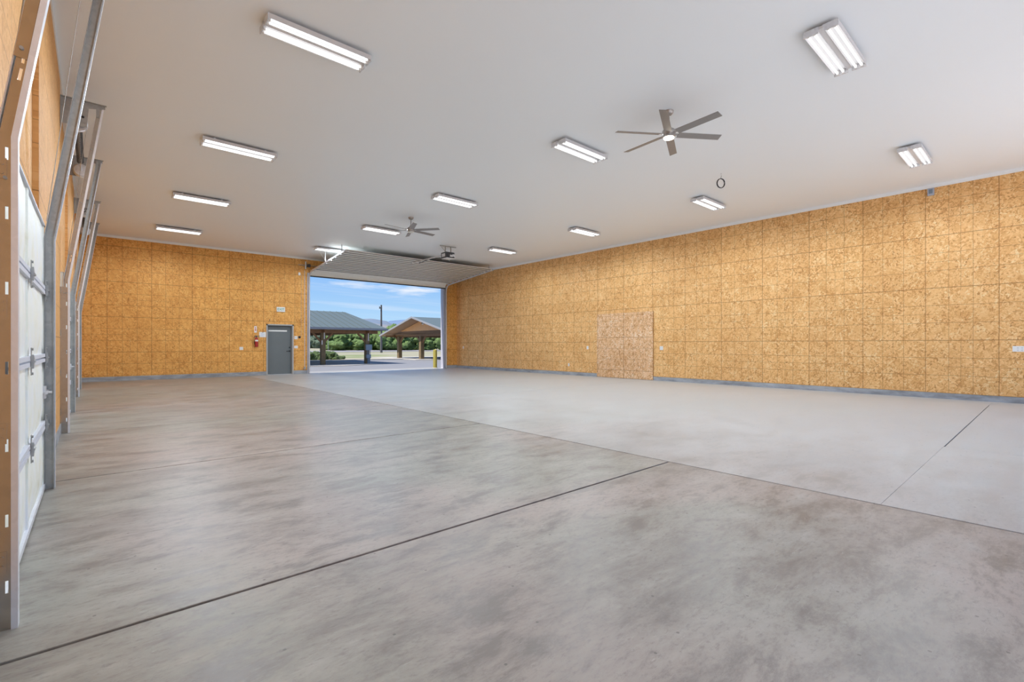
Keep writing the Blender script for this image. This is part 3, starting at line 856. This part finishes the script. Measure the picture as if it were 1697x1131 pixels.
MB().box(-.04, .04, -.04, -.001, -.06, .06).done('box_cover', 'white_plastic', jb, bevel=.004)
dh = on_far('wall_stud', 5.46, 2.27, 'small black knob on the far wall just above the grey door', 'wall knob')
MB().lathe([(0, 0), (.018, 0), (.018, -.03), (0, -.03)], (0, 0, 0), 12, 'y').done('knob', 'black', dh)
cd = on_far('wall_conduit', 6.84, 0, 'thin white conduit running up beside the left edge of the big opening', 'conduit')
MB().tube([(0, -.02, .22), (0, -.02, 4.45)], .012, 8).done('pipe', 'white_fixture', cd)
ph = MB(); ph.box(-.03, .03, -.06, -.0, .19, .30); ph.box(-.07, -.02, -.05, -.01, .20, .23); ph.done('door_sensor', 'galv_dark', cd)
cd2 = on_far('wall_conduit', 6.70, 0, 'bare grey cable rising up the wall beside the white switch plate', 'conduit')
MB().tube([(0, -.006, 1.6), (0.005, -.006, 4.3)], .005, 6).done('pipe', 'frame_paint', cd2)

# ------------------------------------------------------------------ things on the right wall
for (y0_, y1_, lab) in ((9.30, 10.535, 'right-hand knotty oriented strand board sheet covering the low doorway in the right wall'), (10.545, 11.78, 'left-hand oriented strand board sheet covering the low doorway in the right wall')):
    o = MB().box(XR - .036, XR - .0205, y0_, y1_, 0.01, 2.43).done('wood_sheet', 'osb_patch')
    tag(o, lab, 'wood panel', 'strand board sheets over the doorway')
tag(MB().box(XR - .0205, XR + .001, 9.34, 11.74, .005, 2.39).done('trim_6', 'curb'), kind='structure')
plate('electrical_outlet', 12.27, 1.13, .09, .13, 'white outlet on the right wall just left of the covered doorway', 'outlet', 'outlet', True)
plate('electrical_outlet', 8.99, 1.13, .13, .13, 'white outlet on the right wall just right of the covered doorway', 'outlet', 'outlet', True)
plate('electrical_outlet', 20.75, 1.10, .09, .13, 'white outlet on the right wall near the far corner by the opening', 'outlet', 'outlet', True)
plate('electrical_outlet', 0.49, 1.16, .22, .12, 'wide white outlet plate at the right edge of the view', 'outlet', 'outlet', True)
plate('electrical_outlet', 13.27, .42, .08, .12, 'small low white outlet plate on the right wall beyond the covered doorway', 'outlet', 'outlet', True)
gb = thing('junction_box', (XR, 1.92, 4.84), 'grey electrical box at the top of the right wall under the ceiling', 'electrical box', rz=R(-90))
MB().box(-.06, .06, -.05, -.001, -.09, .08).done('box_cover', 'grey_box', gb, bevel=.004)
MB().box(-.035, .035, -.056, -.05, -.05, .05).done('cover_plate', 'elec', gb)

# ------------------------------------------------------------------ outdoors
def plane(name, x0, x1, y0, y1, z, mat, th=.1):
    return tag(MB().box(x0, x1, y0, y1, z - th, z).done(name, mat), kind='structure')
plane('field', -600, 900, 37.6, 900, -.10, 'field')
plane('asphalt_lot', -60, 90, YF + .2, 37.6, -.03, 'asphalt')
plane('rear_bounce_lot', -60, 60, -60, YB - .2, -.03, 'rear_bounce')  # out of view; its pale colour sends light in through the rear bays
plane('side_lot', -60, XL - .2, YB - .2, YF + .2, -.03, 'asphalt')
plane('side_ground', XR + .2, 60, YB - .2, YF + .2, -.03, 'asphalt')
plane('gravel_road', -600, 900, 84, 102, -.04, 'gravel', .06)
tag(MB().box(7.0, 14.0, YF + .2, 22.9, -.12, -.005).done('door_apron', 'apron'), kind='structure')
pd = MB(); pd.prism([(8.5, 29.2), (11.4, 28.3), (14.6, 29.6), (14.6, 39.3), (8.5, 39.3)], -.02, .0, 'z'); tag(pd.done('shelter_pad', 'pad'), kind='structure')
pd = MB().box(20.2, 30, 35.2, 44.0, -.11, .0).done('shelter_pad', 'pad'); tag(pd, kind='structure')
kb = MB(); kb.box(-20, 60, 37.45, 37.65, -.1, .03); tag(kb.done('lot_kerb', 'pad'), kind='structure')

bo = thing('bollard', (13.80, 21.98, -.005), 'olive yellow steel bollard standing outside the right side of the big opening', 'bollard')
MB().lathe([(0, 0), (.105, 0), (.105, .93), (.095, .97), (.06, .995), (0, 1.0)], (0, 0, 0), 24).done('post', 'bollard', bo, smooth=True)
MB().lathe([(0, 0), (.135, 0), (.135, .02), (.105, .025), (0, .025)], (0, 0, 0), 24).done('footing', 'pad', bo)

def brace(mb, p, q, w_=.10):
    p, q = Vector(p), Vector(q); d_ = (q - p).normalized()
    s = Vector((0, 0, 1)).cross(d_).normalized() * w_ / 2; t_ = d_.cross(s.normalized()) * w_ / 2
    mb.hexa([p - s - t_, p + s - t_, p + s + t_, p - s + t_, q - s - t_, q + s - t_, q + s + t_, q - s + t_])
# shelter 1: eave towards the building
s1 = thing('picnic_shelter', (0, 0, 0), 'timber shelter with green-grey metal roof at the left, eave facing the building', 'shelter')
ze = 2.26; ex0, ex1, ey0, ey1, yr, zr = -2.0, 14.75, 29.35, 39.2, 34.2, 3.58
rf = MB()
def sheet(mb, pts, th=.05):
    a = [mb.b.verts.new(p) for p in pts]; c = [mb.b.verts.new((p[0], p[1], p[2] + th)) for p in pts]
    mb.b.faces.new(a[::-1]); mb.b.faces.new(c)
    for i in range(len(pts)): mb.b.faces.new((a[i], a[(i + 1) % len(pts)], c[(i + 1) % len(pts)], c[i]))
sheet(rf, [(ex0, ey0, ze), (ex1, ey0, ze), (13.8, yr, zr), (ex0, yr, zr)]); sheet(rf, [(ex0, ey1, ze), (ex0, yr, zr), (13.8, yr, zr), (ex1, ey1, ze)]); sheet(rf, [(ex1, ey0, ze), (ex1, ey1, ze), (13.8, yr, zr)])
rf_ = rf.done('roof', 'roof', s1)
rb = MB()
for k in range(36):
    xx = ex0 + .3 + k * .45
    if xx > 13.7: break
    brace(rb, (xx, ey0, ze + .06), (xx, yr, zr + .06), .025)
rb.done('roof_seams', 'roof', rf_)
fc = MB(); fc.box(ex0, ex1 + .02, ey0 - .03, ey0, ze - .07, ze + .06); fc.box(ex1, ex1 + .03, ey0, ey1, ze - .07, ze + .06); fc.done('fascia', 'fascia', rf_)
for (xx, yy) in ((10.74, 30.1), (13.62, 30.1), (13.62, 38.1), (10.74, 38.1), (4.9, 30.1), (7.8, 38.1)):
    p_ = MB(); p_.box(xx - .13, xx + .13, yy - .13, yy + .13, 0, 1.98); pp = p_.done('post', 'post', s1)
    br = MB()
    for sg in (-1, 1):
        if (xx > 13 and sg > 0): continue
        brace(br, (xx + .10 * sg, yy, 1.42), (xx + .62 * sg, yy, 1.98), .10)
    br.done('knee_brace', 'timber', pp)
for yy in (30.1, 38.1):
    MB().box(ex0 + .3, 14.35, yy - .08, yy + .08, 1.97, 2.19).done('beam', 'timber', s1)
for xx in (10.74, 13.62, 4.9):
    MB().box(xx - .07, xx + .07, 29.6, 38.9, 2.0, 2.2).done('cross_beam', 'timber', s1)
sf = MB(); sheet(sf, [(ex0, ey0 + .04, ze - .04), (ex1 - .04, ey0 + .04, ze - .04), (13.75, yr, zr - .05), (ex0, yr, zr - .05)], .03); sf.done('soffit', 'soffit', s1)
for xx, hh in ((10.62, 1.2), ): MB().box(xx, xx + .05, 29.95, 29.97, 1.25, 1.52).done('marker_tag', 'white_plastic', s1)
MB().tube([(10.78, 29.95, 1.6), (10.78, 29.95, 2.15)], .028, 8).done('downpipe', 'white_plastic', s1)
MB().tube([(13.66, 29.95, 1.5), (13.66, 29.95, 2.15)], .028, 8).done('downpipe', 'white_plastic', s1)
eb = thing('electrical_cabinet', (13.66, 29.96, 0), 'blue-grey electrical boxes and pipes mounted on the shelter post', 'electrical cabinet')
MB().box(-.20, .20, -.14, .0, .88, 1.26).done('upper_box', 'elec', eb, bevel=.01)
MB().box(-.16, .14, -.12, .0, .36, .60).done('lower_box', 'elec', eb, bevel=.01)
cdm = MB()
for xx in (-.10, 0, .10): cdm.tube([(xx, -.06, .55), (xx, -.06, .90)], .022, 8)
cdm.tube([(-.04, -.06, 0), (-.04, -.06, .40)], .05, 8); cdm.tube([(.07, -.06, 0), (.07, -.06, .40)], .04, 8)
cdm.done('conduit', 'elec', eb)

# shelter 2: gable end towards the left
s2 = thing('picnic_shelter', (0, 0, 0), 'timber shelter at the right whose orange gable end faces the camera', 'shelter')
gx, wx = 20.4, 21.6; py, pz, se = 36.2, 3.58, 6.1; zs = 2.08; X2 = 31
rf = MB()
sheet(rf, [(gx, py - se, zs), (X2, py - se, zs), (X2, py, pz), (gx, py, pz)]); sheet(rf, [(gx, py + se, zs), (gx, py, pz), (X2, py, pz), (X2, py + se, zs)])
r2 = rf.done('roof', 'roof', s2)
bg_ = MB()
for sg in (-1, 1):
    bg_.hexa([(gx - .04, py + se * sg, zs - .07), (gx, py + se * sg, zs - .07), (gx, py, pz - .07), (gx - .04, py, pz - .07),
              (gx - .04, py + se * sg, zs + .08), (gx, py + se * sg, zs + .08), (gx, py, pz + .08), (gx - .04, py, pz + .08)])
bg_.done('barge_board', 'fascia', r2)
sf = MB(); sheet(sf, [(gx + .02, py - se, zs - .04), (X2, py - se, zs - .04), (X2, py, pz - .04), (gx + .02, py, pz - .04)], .03); sheet(sf, [(gx + .02, py + se, zs - .04), (gx + .02, py, pz - .04), (X2, py, pz - .04), (X2, py + se, zs - .04)], .03)
sf.done('soffit', 'soffit', s2)
slope = (pz - zs) / se
yw = 4.2
MB().prism([(py - yw, pz - slope * yw - .07), (py + yw, pz - slope * yw - .07), (py, pz - .08)], wx, wx + .06, 'x').done('gable_wall', 'gable', s2)
MB().box(wx - .06, wx + .12, py - se + .4, py + se - .4, 1.98, 2.16).done('beam', 'timber', s2)
for yy in (py - se + .9, py + se - .9): MB().box(gx + .2, X2, yy - .08, yy + .08, 1.95, 2.12).done('beam', 'timber', s2)
for (xx, yy) in ((wx, 40.6), (wx, 36.6), (wx, 32.2), (28, 40.8), (28, 32.2)):
    pp = MB().box(xx - .17, xx + .17, yy - .17, yy + .17, 0, 1.99).done('post', 'post', s2)
    br = MB()
    for sg in (-1, 1): brace(br, (xx, yy + .12 * sg, 1.45), (xx, yy + .75 * sg, 2.02), .12)
    br.done('knee_brace', 'timber', pp)
fl = thing('flood_light', (wx - .02, py, 3.05), 'white flood light fixed at the top of the orange gable', 'flood light')
MB().box(-.14, -.01, -.10, .10, -.06, .08).done('lamp_head', 'white_plastic', fl, bevel=.02)
MB().box(-.16, -.13, -.05, .14, .04, .14).done('sensor', 'black', fl)

up = thing('utility_pole', (36.5, 75.0, -.1), 'tall dark utility pole rising between the two shelters', 'utility pole')
MB().tube([(0, 0, 0), (0, 0, 8.05)], [.20, .13], 10).done('pole', 'pole', up)
ar = MB(); ar.box(-.35, .12, -.08, .08, 7.45, 7.65); ar.tube([(-.3, 0, 7.4), (-.3, 0, 7.8)], .07, 8); ar.done('crossarm', 'pole', up)
up2 = thing('utility_pole', (23.0, 62.5, -.1), 'short thin grey pole standing in the field behind the left shelter', 'utility pole')
MB().tube([(0, 0, 0), (0, 0, 2.9)], .035, 8).done('pole', 'fascia', up2)

# trees: four crowns shared by a row of individuals
def crown_mesh(seed, name, mat, rx=3.2, h=6.4, lobes=34):
    rnd = random.Random(seed); b_ = bmesh.new()
    for k in range(lobes):
        t_ = rnd.random(); z = h * (.10 + .80 * t_)
        rad = rx * (1 - abs(t_ - .35) * .95) * .75
        a = rnd.random() * 6.283; rr = rad * rnd.random() ** .5
        r_ = rnd.uniform(.75, 1.35) * rx / 3.2
        T = Matrix.Translation((rr * math.cos(a), rr * math.sin(a), z)) @ Matrix.Diagonal((r_, r_, r_ * rnd.uniform(.8, 1.15), 1))
        res = bmesh.ops.create_icosphere(b_, subdivisions=3, radius=1.0, matrix=T)
        c = T.translation
        for v_ in res['verts']:
            d_ = v_.co - c
            v_.co = c + d_ * (1 + .45 * noise.noise(v_.co * 1.7 + Vector((seed, 0, 0))) + .25 * noise.noise(v_.co * 4.5))
    me = bpy.data.meshes.new(name); b_.to_mesh(me); b_.free(); me.materials.append(M[mat])
    for p in me.polygons: p.use_smooth = True
    return me
crowns = [crown_mesh(i, 'tree_crown', 'leaf') for i in range(3)]
crowns_far = [crown_mesh(i + 10, 'far_crown', 'leaf_far', 3.6, 5.4) for i in range(2)]
tb = MB(); tb.tube([(0, 0, 0), (.05, 0, 2.6)], [.22, .12], 8); tr0 = tb.done('trunk', 'bark'); trunk_me = tr0.data; COL.objects.unlink(tr0)
def tree(me, x, y, s, sz, rz, label, group):
    t = thing('tree', (x, y, -.1), label, 'tree', group, rz)
    t.scale = (s, s, s * sz)
    for nm_, md in (('crown', me), ('trunk', trunk_me)):
        o = bpy.data.objects.new(nm_, md); COL.objects.link(o); o.parent = t
    return t
rnd = random.Random(5)
th_ = R(41.285)
def at(u, dist):
    cx = (u - 848.5) / 790.07
    return (cx * math.cos(th_) + math.sin(th_)) * dist, (-cx * math.sin(th_) + math.cos(th_)) * dist
k = 0
ORD = ['first', 'second', 'third', 'fourth', 'fifth', 'sixth', 'seventh', 'eighth', 'ninth', 'tenth']
for row_, (dist, u0, hs_) in enumerate(((110, 566, .80), (118, 553, .95), (126, 560, 1.12))):
    u = u0; nth = 0
    while u < 748:
        x, y = at(u, dist)
        low = .82 if u < 575 else (.9 if 598 < u < 618 else 1.0)
        tree(crowns[k % 3], x, y, rnd.uniform(.84, .94), hs_ * low * rnd.uniform(.92, 1.05), rnd.random() * 6,
             ORD[nth] + ' from the left among the ' + ['leafy green trees in front, beyond the field', 'leafy green trees in the middle row beyond the field', 'taller green trees at the back beyond the field'][row_],
             ['front trees beyond the field', 'middle trees beyond the field', 'back trees beyond the field'][row_]); k += 1; nth += 1
        u += 5.9 * 790 / dist * rnd.uniform(.92, 1.04) * .82
for nth, (u, dist, s, sz) in enumerate(((505, 175, 1.0, .95), (517, 180, 1.1, 1.0), (530, 172, 1.05, .95), (543, 178, 1.1, .9), (556, 176, 1.1, .95), (600, 180, 1.1, 1.0))):
    x, y = at(u, dist)
    tree(crowns_far[k % 2], x, y, s, sz, rnd.random() * 6, ORD[nth] + ' from the left among the hazy dark trees far behind the left shelter', 'hazy far trees'); k += 1
sh = [crown_mesh(i + 30, 'shrub_foliage', 'shrub', 1.0, 1.0, 16) for i in range(2)]
for i, (u, dist, s, sz) in enumerate(((513, 41, .85, 1.15), (522, 44, .9, 1.15), (531, 42.5, .8, 1.1), (541, 45, .95, 1.1), (549, 43, .85, 1.15), (557, 44.5, .8, .9), (565, 44, .6, .7))):
    x, y = at(u, dist)
    t = thing('shrub', (x, y, -.12), ORD[i] + ' from the left among the low green shrubs behind the left shelter', 'shrub', 'shrubs behind the left shelter', rnd.random() * 6)
    t.scale = (s * .8, s * .8, s * sz * .62)
    o = bpy.data.objects.new('foliage', sh[i % 2]); COL.objects.link(o); o.parent = t

# hills
def hill(name, mat, pts, dist, depth):
    """ridge heights given at bearings, with body behind and in front"""
    b_ = MB(); cols = []
    n_ = 90
    us = [pts[0][0] + (pts[-1][0] - pts[0][0]) * i / n_ for i in range(n_ + 1)]
    def hgt(u):
        for (a, ha), (c, hc) in zip(pts, pts[1:]):
            if a <= u <= c: t_ = (u - a) / (c - a); t_ = t_ * t_ * (3 - 2 * t_); return ha + (hc - ha) * t_
        return 0
    prof = [(-1.0, 0), (-.6, .38), (-.3, .72), (-.1, .93), (0, 1), (.3, .7), (1, 0)]
    for u in us:
        hh = hgt(u); col = []
        for o_, f_ in prof:
            x, y = at(u, dist + depth * o_)
            z = hh * f_ * (1 + .10 * noise.noise(Vector((x, y, 0)) * .004)) if f_ else -2
            col.append(b_.b.verts.new((x + 20 * noise.noise(Vector((x, y, 3)) * .01), y, z)))
        cols.append(col)
    for A, B in zip(cols, cols[1:]):
        for i in range(len(prof) - 1): b_.b.faces.new((A[i], A[i + 1], B[i + 1], B[i]))
    tag(b_.done(name, mat, smooth=True), kind='structure')
f_ = 1700 / 790
hill('hill', 'hill', [(300, 20), (420, 60), (500, 75), (560, 84), (595, 92), (615, 94), (640, 88), (650, 78), (690, 50), (760, 30)], 1700, 900)
f2 = 2600 / 790
hill('hill', 'hill_haze', [(560, 30), (610, 100), (650, 130), (680, 134), (710, 120), (760, 130), (900, 60)], 2600, 900)
